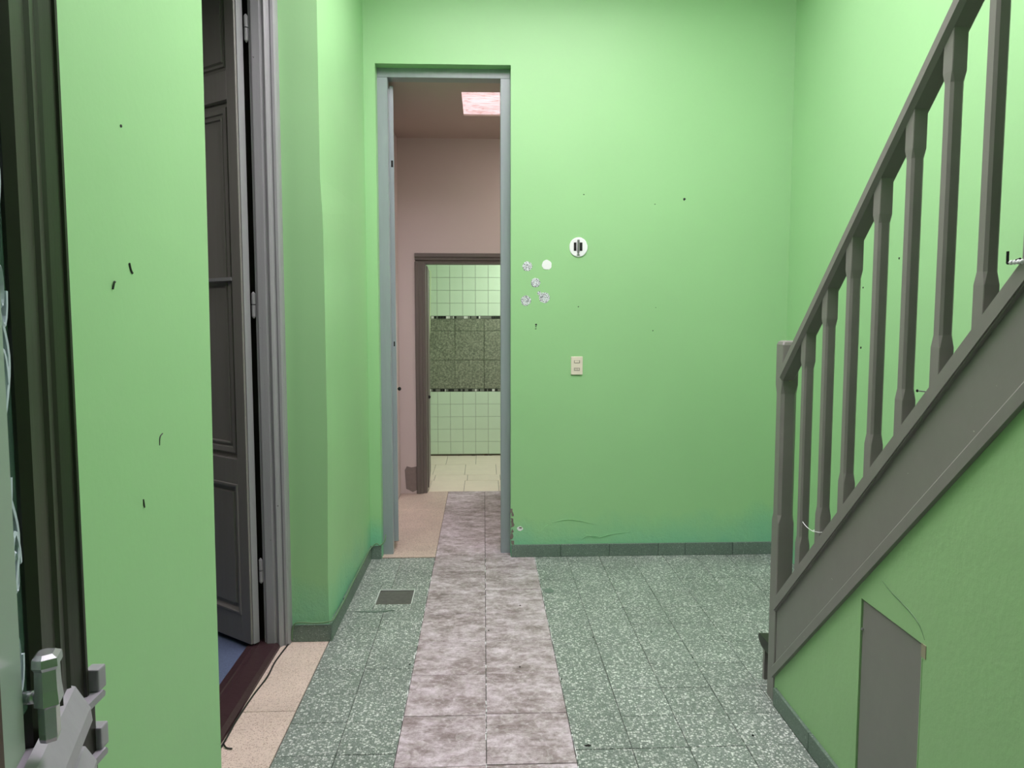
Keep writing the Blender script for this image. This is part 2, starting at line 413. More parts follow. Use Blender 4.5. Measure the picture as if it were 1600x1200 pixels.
# skirting tiles
def skirt(name, segs, label, side='y'):
    root = thing(name, label, 'baseboard', kind='structure')
    for s in segs:
        bm = B(s, bev=.0025); obj('skirting_tile', bm, 'skirt', root)
    return root
xs = [.165, .178, .335, .64, .945, 1.085, 1.27, 1.58, 1.86]
xs = [.165, .47, .775, 1.08, 1.25, 1.55, 1.858]
skirt('baseboard_back', [(a+.001, b-.001, 4.366, YB, 0, .078) for a, b in zip(xs, xs[1:])]+[(-.70, -.633, 4.366, YB, 0, .082)], 'dark green terrazzo skirting along the end wall')
bl = thing('baseboard_left', 'dark green terrazzo skirting round the left pier', 'baseboard', kind='structure')
obj('skirting_tile', B((-.882, XL+.012, 3.248, 3.262, 0, .078), bev=.002), 'skirt', bl)
for a, b in ((3.262, 3.56), (3.56, 3.86), (3.86, 4.16), (4.16, 4.366)):
    bm = bmesh.new(); xa, xb = -.702+(a-3.262)*.009, -.702+(b-3.262)*.009
    bm_loft(bm, [[(-.72, a+.001, z), (xa, a+.001, z), (xb, b-.001, z), (-.705, b-.001, z)] for z in (0, .078)]); obj('skirting_tile', bm, 'skirt', bl)
skirt('baseboard_stair', [(1.108, 1.122, a+.001, b-.001, 0, .068) for a, b in ((.6, .9), (.9, 1.2), (1.2, 1.5), (1.5, 1.8), (1.8, 2.1), (2.1, 2.335), (2.335, 2.64))], 'dark terrazzo skirting below the staircase wall')

# ------------------------------------------------------------------ staircase wall (under the stringer)
SZ = lambda y: .11+(2.647-y)*1.0          # stringer lower edge
XS = 1.12
bm = bmesh.new()
HY0, HY1, HZ0, HZ1 = 1.752, 2.05, .068, .658    # hatch opening
bm_prism(bm, [(2.655, 0), (2.655, .11), (HY1, SZ(HY1)+.01), (HY1, 0)], 'x', XS, XS+.08)
bm_prism(bm, [(HY1, HZ1), (HY1, SZ(HY1)+.01), (HY0, SZ(HY0)+.01), (HY0, HZ1)], 'x', XS, XS+.08)
bm_prism(bm, [(HY1, 0), (HY1, HZ0), (HY0, HZ0), (HY0, 0)], 'x', XS, XS+.08)
bm_prism(bm, [(HY0, 0), (HY0, SZ(HY0)+.01), (-.6, SZ(-.6)+.01), (-.6, 0)], 'x', XS, XS+.08)
bm_box(bm, XS, XS+.08, -1.6, -.6, 0, 3.4)
ws = struct('wall_stair', bm, 'green_rough', 'rough green plaster wall below the staircase')
arc = smooth_pts([(XS, 1.955, .745), (XS, 1.90, .742), (XS, 1.83, .71), (XS, 1.775, .655+.07), (XS, 1.745, .69-.03)], 8)
def on_stair(px, pz): return (XS, px, pz)
bm = bmesh.new()
pts = smooth_pts([(XS, 1.948, .752), (XS, 1.90, .737), (XS, 1.85, .728), (XS, 1.80, .716), (XS, 1.765, .70), (XS, 1.742, .672)], 6)
bm_tube(bm, pts, [.0006+.0016*math.sin(math.pi*i/(len(pts)-1)) for i in range(len(pts))], 6)
obj('plaster_crack', bm, 'greencable', ws, True)
obj('chipped_corner', B((XS-.002, XS+.01, 1.733, 1.752, .625, .66)), 'chip', ws)
# raised paint edges beside the hatch
obj('paint_ridge', B((XS-.0012, XS+.004, 1.747, 1.750, .07, .62)), 'green_rough', ws)
hatch = thing('cupboard_hatch', 'flat grey panel door set in the green wall under the stairs', 'hatch', (XS+.004, HY0, HZ0))
obj('panel', B((0, .02, .004, HY1-HY0-.004, .004, HZ1-HZ0-.004), bev=.002), 'stair', hatch)
bm = bmesh.new(); bm_tube(bm, [(-.001, .288, .50), (-.006, .288, .50)], .004, 8); obj('catch', bm, 'steel', hatch)
# ------------------------------------------------------------------ staircase
st = thing('staircase', 'steep grey painted wooden staircase rising along the right wall', 'staircase', (1.4, 2.7, 0))
ox, oy = 1.4, 2.7
def sobj(name, bm, mat, **k):
    o = obj(name, bm, mat, None, **k); o.parent = st; o.matrix_parent_inverse = Matrix.Translation((-ox, -oy, 0)); return o
# stringer: board plus top and bottom mouldings, all cut plumb at the newel
def slab(bm, zlo, zhi, x0, x1, y0=2.655, y1=-.55):
    # band between two lines parallel to the slope; zlo/zhi at y=2.645
    bm_prism(bm, [(y0, zlo+(2.645-y0)), (y0, zhi+(2.645-y0)), (y1, zhi+(2.645-y1)), (y1, zlo+(2.645-y1))], 'x', x0, x1)
bm = bmesh.new(); slab(bm, .115, .425, 1.121, 1.15); sobj('stringer', bm, 'stair')
bm = bmesh.new(); slab(bm, .372, .432, 1.108, 1.156); bmesh.ops.bevel(bm, geom=[e for e in bm.edges if e.calc_length() > 2], offset=.004, segments=2, affect='EDGES'); sobj('stringer_top_moulding', bm, 'stair')
bm = bmesh.new()
# lower moulding with sloped upper face
def slope_poly(y):  # x,z profile at y
    b = .11+(2.645-y)
    return [(1.121, b+.0), (1.106, b+.0), (1.106, b+.040), (1.110, b+.048), (1.121, b+.052)]
bm_loft(bm, [[(x, 2.655, z) for x, z in slope_poly(2.655)], [(x, -.55, z) for x, z in slope_poly(-.55)]])
sobj('stringer_bottom_moulding', bm, 'stair')
# newel post
def chamfer_ring(cx, cy, z, h, c):
    p = [(h-c, -h), (h, -h+c), (h, h-c), (h-c, h), (-h+c, h), (-h, h-c), (-h, -h+c), (-h+c, -h)]
    return [(cx+a, cy+b, z) for a, b in p]
bm = bmesh.new(); cx, cy, h = 1.148, 2.69, .031
bm_loft(bm, [chamfer_ring(cx, cy, z, hh, c) for z, hh, c in ((0, h, .003), (.705, h, .003), (.735, h-.001, .011), (1.20, h-.001, .011), (1.235, h, .003), (1.385, h, .003), (1.396, h-.003, .006), (1.401, h-.009, .008))])
sobj('newel_post', bm, 'stair')
bm = bmesh.new(); bm_disc(bm, (1.152, 2.659, 1.262), .013, (0, -1, 0), .0012, 14, .22, seed=4)
bm_disc(bm, (1.146, 2.659, 1.254), .006, (0, -1, 0), .0012, 8, .3, seed=8); sobj('bare_patch', bm, 'chip')
# handrail
RZ = lambda y: 1.314+(2.648-y)*1.007
bm = bmesh.new()
def railring(y):
    z = RZ(y); t = .052
    return [(1.108, y, z-.004), (1.112, y, z), (1.163, y, z), (1.167, y, z-.004), (1.167, y, z-t+.012), (1.160, y, z-t), (1.119, y, z-t), (1.108, y, z-t+.016)]
bm_loft(bm, [railring(y) for y in (2.662, .3)])
sobj('handrail', bm, 'stair')
# balusters
def baluster(y):
    bm = bmesh.new(); cx, cy, h = 1.138, y-.018, .0185
    zb = SZ(y)+.30; zt = RZ(y-.02)-.035
    b0 = SZ(y-.018)+.315
    prof = [(zb, h, .0015), (b0+.10, h, .0015), (b0+.13, h-.0018, .0062), (zt-.125, h-.0018, .0062), (zt-.10, h, .0015), (zt+.02, h, .0015)]
    bm_loft(bm, [chamfer_ring(cx, cy, z, hh, c) for z, hh, c in prof])
    return bm
for i in range(13): sobj('baluster', baluster(2.512-.148*i), 'stair')
# treads and risers
for n in range(14):
    yn = 2.893-.2*n; z = .178+.2*n-.004
    bm = bmesh.new(); x0, x1 = (1.145, 1.858) if n == 0 else (1.152, 1.858)
    bm_prism(bm, [(yn-.26, z), (yn-.012, z), (yn-.003, z-.006), (yn, z-.016), (yn-.006, z-.028), (yn-.03, z-.042), (yn-.045, z-.045), (yn-.26, z-.045)], 'x', x0, x1)
    sobj('tread', bm, 'tread')
    sobj('riser', B((x0+.003, x1, yn-.065, yn-.047, max(z-.2, 0), z-.045)), 'stair')
# landing out of view
sobj('landing', B((1.152, 1.858, -1.6, -.1, 2.93, 2.975)), 'stair')

# screw, hook, string
s = thing('wood_screw', 'small steel screw sticking out of the stair stringer below a baluster', 'screw', (1.108, 1.775, 1.305))
bm = bmesh.new(); bm_tube(bm, [(.006, 0, 0), (-.012, .004, .002)], .0018, 8); obj('shank', bm, 'steel', s)
bm = bmesh.new(); bm_tube(bm, [(-.012, .004, .002), (-.015, .0045, .002)], [.004, .003], 10); obj('head', bm, 'black', s)
s = thing('hook_screw', 'black cranked hook with white beads on the stringer at the right edge', 'hook', (1.115, 1.462, 1.606))
bm = bmesh.new(); bm_tube(bm, smooth_pts([(-.008, .002, .008), (-.012, .030, .001), (-.012, .0335, .006), (-.012, .034, .026)], 4), .0028, 8); obj('pin', bm, 'black', s)
for k in range(4):
    bm = bmesh.new(); bmesh.ops.create_uvsphere(bm, u_segments=10, v_segments=6, radius=.0052); o = obj('bead', bm, 'white', s, True, loc=(-.011, .024-k*.0105, .002)); o.scale = (1, .8, 1)
bm = bmesh.new()
bm_tube(bm, smooth_pts([(1.112, 2.440, .776), (1.113, 2.408, .767), (1.116, 2.369, .764), (1.1175, 2.35, .768), (1.1175, 2.322, .774), (1.138, 2.3235, .775), (1.1595, 2.322, .774), (1.1595, 2.368, .768), (1.138, 2.3675, .766), (1.1165, 2.3675, .767)], 5), .0011, 6)
tag(obj('tied_string', bm, 'string', smooth=True), 'thin white string tied around the second baluster', 'string')

# ------------------------------------------------------------------ tall doorway in the back wall
d2 = thing('door_2', 'tall blue grey door frame in the end wall with its leaf opened inward', 'door', (0, 4.455, 0), kind='structure')
bm = bmesh.new(); bm_prism(bm, [(-.632, 0), (-.574, 0), (-.571, .003), (-.571, .05), (-.585, .05), (-.585, .09), (-.632, .09)], 'z', 0, 2.907); obj('jamb', bm, 'frame', d2)
bm = bmesh.new(); bm_prism(bm, [(.163, 0), (.106, 0), (.103, .003), (.103, .09), (.163, .09)], 'z', 0, 2.907); obj('jamb', bm, 'frame', d2)
obj('head', B((-.632, .163, 0, .09, 2.908, 2.962), bev=.002), 'frame', d2)
lf = thing('leaf_hinge', 'x', 'x'); bpy.data.objects.remove(lf)
# leaf: direction (-.16,.987) from (-.575,4.56)
ang = math.atan2(.987, -.17)
bm = bmesh.new(); bm_box(bm, 0, .68, 0, .024, .055, 2.885, bev=.002); bm_box(bm, .0, .68, .024, .04, .055, 2.872)
o = obj('leaf', bm, 'frame', d2); o.location = (-.548, .095, 0); o.rotation_euler = (0, 0, ang)
bm = bmesh.new(); bm_box(bm, -.0012, .001, .006, .018, 2.40, 2.44); bm_box(bm, -.0012, .001, .008, .016, 1.30, 1.33)
o = obj('lock_slot', bm, 'black', d2); o.location = (-.548, .095, 0); o.rotation_euler = (0, 0, ang)
bm = bmesh.new(); bmesh.ops.create_uvsphere(bm, u_segments=10, v_segments=6, radius=.012); obj('latch', bm, 'black', d2, True, (-.535, .12, 1.03))

# ------------------------------------------------------------------ back hall
struct('wall_hall_left', B((-.82, -.70, 4.50, 6.0, 0, 2.95)), 'beige', 'beige side wall of the back hall')
struct('wall_hall_right', B((1.2, 1.3, 4.50, 6.0, 0, 2.95)), 'beige', 'beige side wall out of view in the back hall')
whf = struct('wall_hall_front', B((-.82, -.64, 4.501, 4.56, 0, 2.95), (.17, 1.3, 4.501, 4.56, 0, 2.95)), 'beige', 'beige inner face of the end wall seen from the back hall')
D3X0, D3X1, D3Z = -.562, .28, 1.995
whb = struct('wall_hall_back', B((-.82, D3X0, 6.0, 6.10, 0, 2.95), (D3X1, 1.3, 6.0, 6.10, 0, 2.95), (D3X0, D3X1, 6.0, 6.10, D3Z, 2.95)), 'beige', 'beige wall with the bathroom doorway')
bm = bmesh.new()
bm_prism(bm, [(-.655, .04), (-.665, .20), (-.648, .232), (-.61, .222), (-.563, .23), (-.563, .03), (-.60, .012), (-.63, .03)], 'y', 5.997, 6.001); obj('bare_render_patch', bm, 'greyplaster', whb)
HX0, HX1, HYA, HYB = -.14, .75, 4.77, 5.325
struct('ceiling_hall', B((-.82, HX0, 4.5, 6.1, 2.92, 3.0), (HX1, 1.3, 4.5, 6.1, 2.92, 3.0), (HX0, HX1, 4.5, HYA, 2.92, 3.0), (HX0, HX1, HYB, 6.1, 2.92, 3.0)), 'hallceil', 'brownish ceiling of the back hall', 'ceiling')
tag(obj('ceiling_skylight', B((HX0, HX1, HYA, HYB, 2.932, 2.94)), 'hallsky'), 'pale pink marbled skylight panel in the back hall ceiling', 'skylight')
# bathroom door frame
d3 = thing('door_3', 'dark grey brown moulded frame round the bathroom doorway', 'door', (0, 5.985, 0), kind='structure')
def jprof(s, x): # stepped profile, s=+1 grows to the right
    return [(x, .005), (x+s*.005, -.002), (x+s*.030, -.002), (x+s*.034, .008), (x+s*.055, .010), (x+s*.060, .022), (x+s*.085, .026), (x+s*.088, .11), (x, .11)]
bm = bmesh.new(); bm_prism(bm, jprof(1, D3X0-.003), 'z', 0, 1.93); obj('jamb', bm, 'bathframe', d3)
bm = bmesh.new(); bm_prism(bm, jprof(-1, D3X1+.003), 'z', 0, 1.93); obj('jamb', bm, 'bathframe', d3)
bm = bmesh.new(); P = [(y, 1.998-(x-D3X0)) for x, y in jprof(1, D3X0)]; bm_prism(bm, P, 'x', D3X0-.003, D3X1+.003); obj('head', bm, 'bathframe', d3)
# door leaf swung into the bathroom
bm = B((-.495, -.458, .12, .80, .03, 1.90)); o = obj('leaf', bm, 'bathframe', d3); o.location = (-.005, 0, 0)
o.rotation_euler = (0, 0, math.radians(3))
bm = bmesh.new(); bmesh.ops.create_uvsphere(bm, u_segments=8, v_segments=6, radius=.014); obj('latch', bm, 'black', d3, True, (-.466, .14, .80))

# ------------------------------------------------------------------ bathroom
YT = 7.62
wb = struct('wall_bathroom_back', B((-1.1, .95, YT, 7.75, 0, 2.6)), 'tilegrout', 'tiled bathroom wall, pale green squares with an olive band')
struct('wall_bathroom_left', B((-1.1, -.82, 6.10, YT, 0, 2.6)), 'greentile', 'bathroom side wall hidden behind the door frame')
struct('wall_bathroom_right', B((.90, 1.0, 6.10, YT, 0, 2.6)), 'greentile', 'bathroom side wall out of view to the right')
struct('wall_bathroom_front', B((-1.1, D3X0-.02, 6.101, 6.15, 0, 2.6), (D3X1+.02, .95, 6.101, 6.15, 0, 2.6), (D3X0-.02, D3X1+.02, 6.101, 6.15, D3Z+.02, 2.6)), 'white', 'bathroom side of the hall wall')
struct('ceiling_bathroom', B((-1.1, 1.0, 6.1, 7.75, 2.5, 2.6)), 'white', 'bathroom ceiling', 'ceiling')
P = .1335
tm = {}
def wtile(name, mat, x0, x1, z0, z1, g=.0022):
    k = (name, round(x1-x0, 4), round(z1-z0, 4))
    if k not in tm:
        bm = bmesh.new(); w_, h_ = (x1-x0-g)/2, (z1-z0-g)/2
        bm_box(bm, -w_, w_, -.006, 0, -h_, h_)
        bmesh.ops.bevel(bm, geom=[e for e in bm.edges if e.verts[0].co.y < -.005 and e.verts[1].co.y < -.005], offset=.0018, segments=1, affect='EDGES')
        bmesh.ops.recalc_face_normals(bm, faces=bm.faces)
        me = bpy.data.meshes.new(name); bm.to_mesh(me); bm.free(); me.materials.append(M[mat]); tm[k] = me
    o = bpy.data.objects.new(name, tm[k]); COL.objects.link(o); o.parent = wb; o.location = ((x0+x1)/2, YT, (z0+z1)/2)
    o.rotation_euler = (rnd.uniform(-.004, .004), 0, rnd.uniform(-.004, .004))
xo = -.490
for i in range(-2, 8):
    x0 = xo+i*P; x1 = x0+P
    for j in range(6):
        z1 = .685-j*P
        if z1 > .03: wtile('wall_tile', 'greentile', x0, x1, max(z1-P, .012), z1)
    for j in range(7):
        z0 = 1.482+j*P
        if z0 < 2.45: wtile('wall_tile', 'greentile', x0+.002, x1+.002, z0, min(z0+P, 2.5))
xs = [-.90, -.605, -.305, 0.0, .30, .60]
for z0, z1 in ((.716, 1.02), (1.02, 1.325), (1.325, 1.452)):
    for a, b in zip(xs, xs[1:]): wtile('olive_tile', 'olive', a, b, z0, z1, .005)
r3 = random.Random(11)
for shade, mname in ((srgb(46, 48, 44), 'mosaic_dark'), (srgb(128, 132, 120), 'mosaic_mid'), (srgb(226, 230, 220), 'mosaic_light')):
    M[mname] = plain(mname, shade, .25)
bms = {k: bmesh.new() for k in ('mosaic_dark', 'mosaic_mid', 'mosaic_light')}
for zb in (.686, 1.453):
    x = -.9
    while x < .75:
        wd = r3.choice((.012, .018, .024, .03)); k = r3.choice(('mosaic_dark', 'mosaic_dark', 'mosaic_mid', 'mosaic_mid', 'mosaic_light'))
        bm_box(bms[k], x+.001, x+wd-.001, YT-.008, YT, zb+.002, zb+.027); x += wd
for k, n in (('mosaic_dark', 'dark_mosaic_strip'), ('mosaic_mid', 'grey_mosaic_strip'), ('mosaic_light', 'white_mosaic_strip')):
    o = obj(n, bms[k], k, wb); o['kind'] = 'stuff'
bm = bmesh.new()
for k in range(9):
    x = -.35+r3.uniform(0, .6); bm_disc(bm, (x, YT-.01, .004), r3.uniform(.008, .02), (0, -1, 0), .004, 9, .5, sy=.7, seed=k+40)
bm_box(bm, -.6, .3, YT-.006, YT, 0, .010); obj('broken_grout', bm, 'brown', wb)
bm = bmesh.new()
bm_tube(bm, smooth_pts([(-.60, 7.605, 1.985), (-.575, 7.59, 1.965), (-.556, 7.585, 1.944), (-.552, 7.585, 1.90), (-.560, 7.585, 1.573), (-.566, 7.588, 1.35), (-.580, 7.61, 1.10)], 6), .006, 8)
bm_tube(bm, smooth_pts([(-.60, 7.61, 1.955), (-.578, 7.59, 1.93), (-.574, 7.59, 1.88), (-.580, 7.59, 1.573), (-.584, 7.61, 1.20)], 6), .0045, 8)
tag(obj('shower_pipe', bm, 'palepipe', smooth=True), 'thin pale bent pipe fixed to the tiled bathroom wall beside the door frame', 'pipe')

# ------------------------------------------------------------------ blue room behind the left doorway
struct('floor_blue_room', B((-3.2, -.93, .9, 4.45, -.08, -.004)), 'carpet', 'blue carpet floor of the side room', 'floor')
struct('wall_blue_room', B((-3.3, -3.2, .8, 4.5, 0, 3.2), (-3.2, -1.0, 4.41, 4.5, 0, 3.2), (-3.2, -1.08, .8, .9, 0, 3.2)), 'blueroom', 'dim wall of the blue carpeted side room')
struct('ceiling_blue_room', B((-3.3, -1.0, .8, 4.5, 3.2, 3.3)), 'blueroom', 'ceiling of the side room', 'ceiling')
d1 = thing('door_1', 'old grey panelled door leaf open into the blue carpeted room, with moulded frame', 'door', (0, 0, 0), kind='structure')
# sill
bm = bmesh.new(); bm_prism(bm, [(-1.07, -.004), (-1.07, .010), (-1.04, .016), (-1.035, .012), (-1.02, .012), (-1.015, .018), (-.945, .018), (-.925, .010), (-.923, -.004)], 'y', 1.91, 3.255); obj('sill', bm, 'sill', d1)
# far jamb, moulded; faces the camera
prof = [(-.998, 3.30), (-.998, 3.222), (-.996, 3.214), (-.990, 3.214), (-.986, 3.205), (-.980, 3.200), (-.948, 3.200), (-.944, 3.207), (-.938, 3.209), (-.934, 3.203), (-.926, 3.198), (-.918, 3.203), (-.914, 3.212), (-.909, 3.216), (-.902, 3.212), (-.892, 3.214), (-.886, 3.226), (-.884, 3.262), (-.884, 3.30)]
bm = bmesh.new(); bm_prism(bm, prof, 'z', .0, 3.10); obj('jamb', bm, 'jamb', d1)
obj('gap_shade_strip', B((-1.07, -.998, 3.275, 3.30, 0, 3.10)), 'darkpaint', d1)  # dark strip painted in as the shade of the hinge gap
obj('jamb', B((-1.012, -.885, 1.915, 1.97, 0, 3.10)), 'jamb', d1)
obj('head', B((-1.012, -.885, 1.97, 3.20, 3.04, 3.10)), 'jamb', d1)
ang1 = math.atan2(.587, -.81)
A = (-1.046, 3.180)
def leafpart(name, bm, mat='leaf', parent=None):
    o = obj(name, bm, mat, d1); o.location = (A[0], A[1], 0); o.rotation_euler = (0, 0, ang1); return o
# local x along leaf, local -y = depth into leaf (front face y=0)
T = .045; LW = .60; Z0, Z1 = .022, 3.02
leafpart('stile', B((0, .062, -T, 0, Z0, Z1), bev=.002)); leafpart('stile', B((LW-.062, LW, -T, 0, Z0, Z1), bev=.002))
leafpart('edge_strip', B((-.004, 0, -T+.004, -.010, Z0, Z1)), 'jamb')
for a, b in ((Z0, .145), (.745, .855), (2.416, 2.535), (2.93, Z1)): leafpart('rail', B((.062, LW-.062, -T, 0, a, b), bev=.0015))
bm = bmesh.new(); bm_rings(bm, (.062, LW-.062, .145, .745), [(0, 0), (.004, .004), (.012, .004), (.018, -.004), (.024, -.012), (.040, -.014), (.046, -.004), (.05, -.004)]); leafpart('lower_panel', bm)
bm = bmesh.new(); bm_rings(bm, (.062, LW-.062, .855, 2.416), [(0, 0), (.003, -.022), (.024, -.022), (.026, -.012), (.030, -.012), (.048, -.014), (.052, -.022), (.062, -.022), (.064, -.016), (.070, -.016), (.074, -.026)]); leafpart('middle_panel', bm)
bm = bmesh.new(); bm_rings(bm, (.062, LW-.062, 2.535, 2.93), [(0, 0), (.003, -.018), (.022, -.018), (.026, -.010), (.034, -.012), (.044, -.020), (.05, -.012), (.055, -.012)]); leafpart('upper_panel', bm)
leafpart('glazing_batten', B((.064, LW-.064, -.02, .004, 1.645, 1.66), bev=.002), 'jamb')
leafpart('back_board', B((.06, LW-.06, -T, -.03, .14, 2.94)))
for z in (2.66, 1.49, .30):
    bm = bmesh.new(); c = (-1.005, 3.213)
    bm_tube(bm, [(c[0], c[1], z), (c[0], c[1], z+.05)], .0085, 10); bm_tube(bm, [(c[0], c[1], z+.054), (c[0], c[1], z+.10)], .0085, 10)
    bm_tube(bm, [(c[0], c[1], z-.008), (c[0], c[1], z)], [.003, .008], 10); bm_tube(bm, [(c[0], c[1], z+.10), (c[0], c[1], z+.108)], [.008, .003], 10)
    obj('hinge', bm, 'jamb', d1)
# cables
pts = smooth_pts([(-.888, 3.242, .012), (-.895, 3.20, .004), (-.905, 3.05, .004), (-.90, 2.92, .004), (-.912, 2.78, .004), (-.918, 2.60, .004), (-.915, 2.45, .004), (-.922, 2.30, .004), (-.925, 2.1, .004)], 6)
bm = bmesh.new(); bm_tube(bm, pts, .0035, 6); bm_tube(bm, smooth_pts([(-.916, 2.46, .004), (-.895, 2.43, .005), (-.873, 2.425, .004)], 4), .0025, 6)
tag(obj('floor_cable', bm, 'cable', smooth=True), 'dark cable lying along the sill of the left doorway', 'cable')
pts = smooth_pts([(-.884, 3.244, .01), (-.880, 3.243, .06), (-.868, 3.244, .088), (-.84, 3.244, .094), (-.78, 3.244, .090), (-.735, 3.245, .092), (-.700, 3.252, .098), (-.694, 3.30, .098), (-.699, 3.40, .085), (-.697, 3.55, .083), (-.693, 3.68, .092), (-.697, 3.80, .084), (-.694, 4.05, .083), (-.690, 4.25, .09), (-.684, 4.352, .085), (-.66, 4.360, .10), (-.64, 4.362, .088), (-.618, 4.40, .10), (-.615, 4.44, .13)], 6)
bm = bmesh.new(); bm_tube(bm, pts, .0034, 6)
tag(obj('skirting_cable', bm, 'greencable', smooth=True), 'thin paint-stained cable running along the top of the left skirting', 'cable')

# ------------------------------------------------------------------ floor drain
dr = thing('floor_drain', 'square open floor drain with a steel rim left of the stone strip', 'drain', (0, 0, 0))
x0, x1, y0, y1 = drain
bm = bmesh.new(); bm_box(bm, x0, x0+.006, y0, y1, -.005, .0025); bm_box(bm, x1-.006, x1, y0, y1, -.005, .0025); bm_box(bm, x0+.006, x1-.006, y1-.006, y1, -.005, .0025); obj('rim', bm, 'rim', dr)
bm = bmesh.new(); bm_box(bm, x0+.002, x1-.002, y1-.006, y1-.002, -.055, -.004); bm_box(bm, x0+.002, x0+.006, y0, y1-.006, -.055, -.004); bm_box(bm, x1-.006, x1-.002, y0, y1-.006, -.055, -.004); bm_box(bm, x0+.006, x1-.006, y0, y0+.004, -.055, -.001); obj('pit_wall', bm, 'brown', dr)
obj('pit_bottom', B((x0, x1, y0, y1, -.060, -.052)), 'brown', dr)
bm = bmesh.new(); bm_prism(bm, [(x0+.03, y0+.03), (x0+.075, y0+.035), (x0+.055, y0+.045), (x0+.05, y0+.06), (x0+.042, y0+.045)], 'z', -.052, -.049); obj('leaf_litter', bm, 'pink', dr)

# ------------------------------------------------------------------ things on the back wall
WY = YB
sw = thing('light_switch', 'ivory double switch plate low on the green end wall', 'switch', (.565, WY, 1.188))
obj('plate', B((-.036, .036, -.009, 0, -.056, .056), bev=.004), 'ivory', sw)
for z in (.024, -.022):
    obj('module_recess', B((-.0175, .0175, -.0098, -.008, z-.0085, z+.0085)), 'ivory_dark', sw)
obj('rocker', B((-.0145, .0135, -.0125, -.008, .0185, .0305), bev=.001), 'ivory', sw)
for x in (-.0105, .0, .0105): obj('socket_insert', B((x-.004, x+.004, -.0115, -.008, -.0275, -.0165)), 'ivory', sw)
jb = thing('junction_cover', 'round white plaster disc with a black empty fixture bracket on the end wall', 'wall plate', (.570, WY, 1.902))
bm = bmesh.new(); bm_disc(bm, (0, 0, 0), .055, (0, -1, 0), .006, 40, .015, sy=1.07, seed=2); obj('disc', bm, 'white', jb)
for x in (-.020, .016): obj('slot', B((x-.0085, x+.0075, -.0075, -.004, -.022, .028), bev=.001), 'black', jb)
bm = bmesh.new(); bm_prism(bm, [(-.008, .044), (.006, .044), (.006, -.025), (.002, -.040), (-.006, -.040), (-.009, -.025)], 'y', -.012, -.006); obj('bracket', bm, 'steel', jb)
obj('clip', B((-.010, .008, -.013, -.006, -.046, -.043)), 'steel', jb)
spots = [(.262, 1.787, .029, 'top left of the white glue spots beside the tall doorway'), (.379, 1.796, .030, 'top right of the white glue spots beside the tall doorway'),
         (.313, 1.690, .028, 'centre one of the white glue spots, greyest speckle'), (.253, 1.582, .031, 'bottom left of the white glue spots beside the tall doorway'),
         (.366, 1.600, .032, 'bottom right of the white glue spots beside the tall doorway'), (.334, 1.627, .012, 'tiny white glue spot touching the bottom right one')]
for k, (x, z, r, lab) in enumerate(spots):
    bm = bmesh.new(); bm_disc(bm, (0, 0, 0), r, (0, -1, 0), .002, 22, .07, seed=20+k)
    o = tag(obj('glue_spot', bm, 'spot' if k != 1 else 'white'), lab, 'spot', 'white glue spots on the end wall'); o.location = (x, WY, z)
# holes and nicks in the walls (real little pits/plugs, parts of the walls)
def wobj(name): return bpy.data.objects[name]
def nick(wall, p, axis, r, mat='black', sy=1.0, seed=0):
    bm = bmesh.new(); bm_disc(bm, p, r, axis, .0012, 7, .35, sy=sy, seed=seed); return obj('wall_nick', bm, mat, wobj(wall))
for k, (x, z, r, s) in enumerate(((.315, 1.437, .006, 1), (.315, 1.425, .005, .7), (.313, 1.412, .005, .5), (.573, 1.545, .004, 1), (.60, 2.215, .006, .5), (1.21, 2.19, .007, 1), (1.03, 2.16, .006, .3), (1.03, 1.40, .004, 1), (1.045, 1.54, .004, .4))):
    nick('wall_back', (x, WY, z), (0, -1, 0), r, seed=k, sy=s)
for k, (y, z) in enumerate(((3.62, 1.62), (3.50, 1.63), (3.20, 1.75), (3.62, 1.34), (3.5, 1.335), (3.15, 2.12), (2.9, 2.2), (2.25, 2.35), (2.4, 1.2), (3.35, 2.05))):
    nick('wall_right', (XR, y, z), (-1, 0, 0), .0055, seed=k+30)
def scratch(wall, pts, r, mat='cable'):
    bm = bmesh.new(); bm_tube(bm, smooth_pts(pts, 4), r, 5); obj('wall_scratch', bm, mat, wobj(wall))
scratch('wall_left', [(XL, 1.50, 1.603), (XL, 1.505, 1.59), (XL, 1.512, 1.583)], .0028)
scratch('wall_left', [(XL+.001, 1.440, 1.562), (XL+.003, 1.433, 1.562), (XL+.001, 1.430, 1.548)], .0018)
scratch('wall_left', [(XL+.001, 1.62, 1.236), (XL+.001, 1.607, 1.23), (XL, 1.605, 1.212)], .0012)
scratch('wall_left', [(XL, 1.520, 1.113), (XL+.001, 1.521, 1.10), (XL, 1.524, 1.095)], .0018)
nick('wall_left', (XL, 1.49, 1.87), (1, 0, 0), .004, seed=3)
bm = bmesh.new(); bm_disc(bm, (.219, WY, .178), .018, (0, -1, 0), .003, 14, .12, sy=.8, seed=77); obj('plaster_hole', bm, 'white', wobj('wall_back'))
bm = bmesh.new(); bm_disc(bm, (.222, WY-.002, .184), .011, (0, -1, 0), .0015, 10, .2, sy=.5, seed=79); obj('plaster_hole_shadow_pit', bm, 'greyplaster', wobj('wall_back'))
bm = bmesh.new()
for k in range(7): bm_disc(bm, (.166+r3.uniform(0, .009), WY, .09+k*.034+r3.uniform(-.01, .01)), r3.uniform(.006, .013), (0, -1, 0), .002, 8, .5, sy=1.6, seed=k+60)
obj('chipped_edge', bm, 'greyplaster', wobj('wall_back'))
scratch('wall_back', [(.349, WY, .160), (.375, WY-.002, .19), (.395, WY, .20)], .0018, 'green')
scratch('wall_back', [(.42, WY, .215), (.50, WY-.002, .232), (.58, WY-.002, .226), (.66, WY, .205)], .0018, 'green')
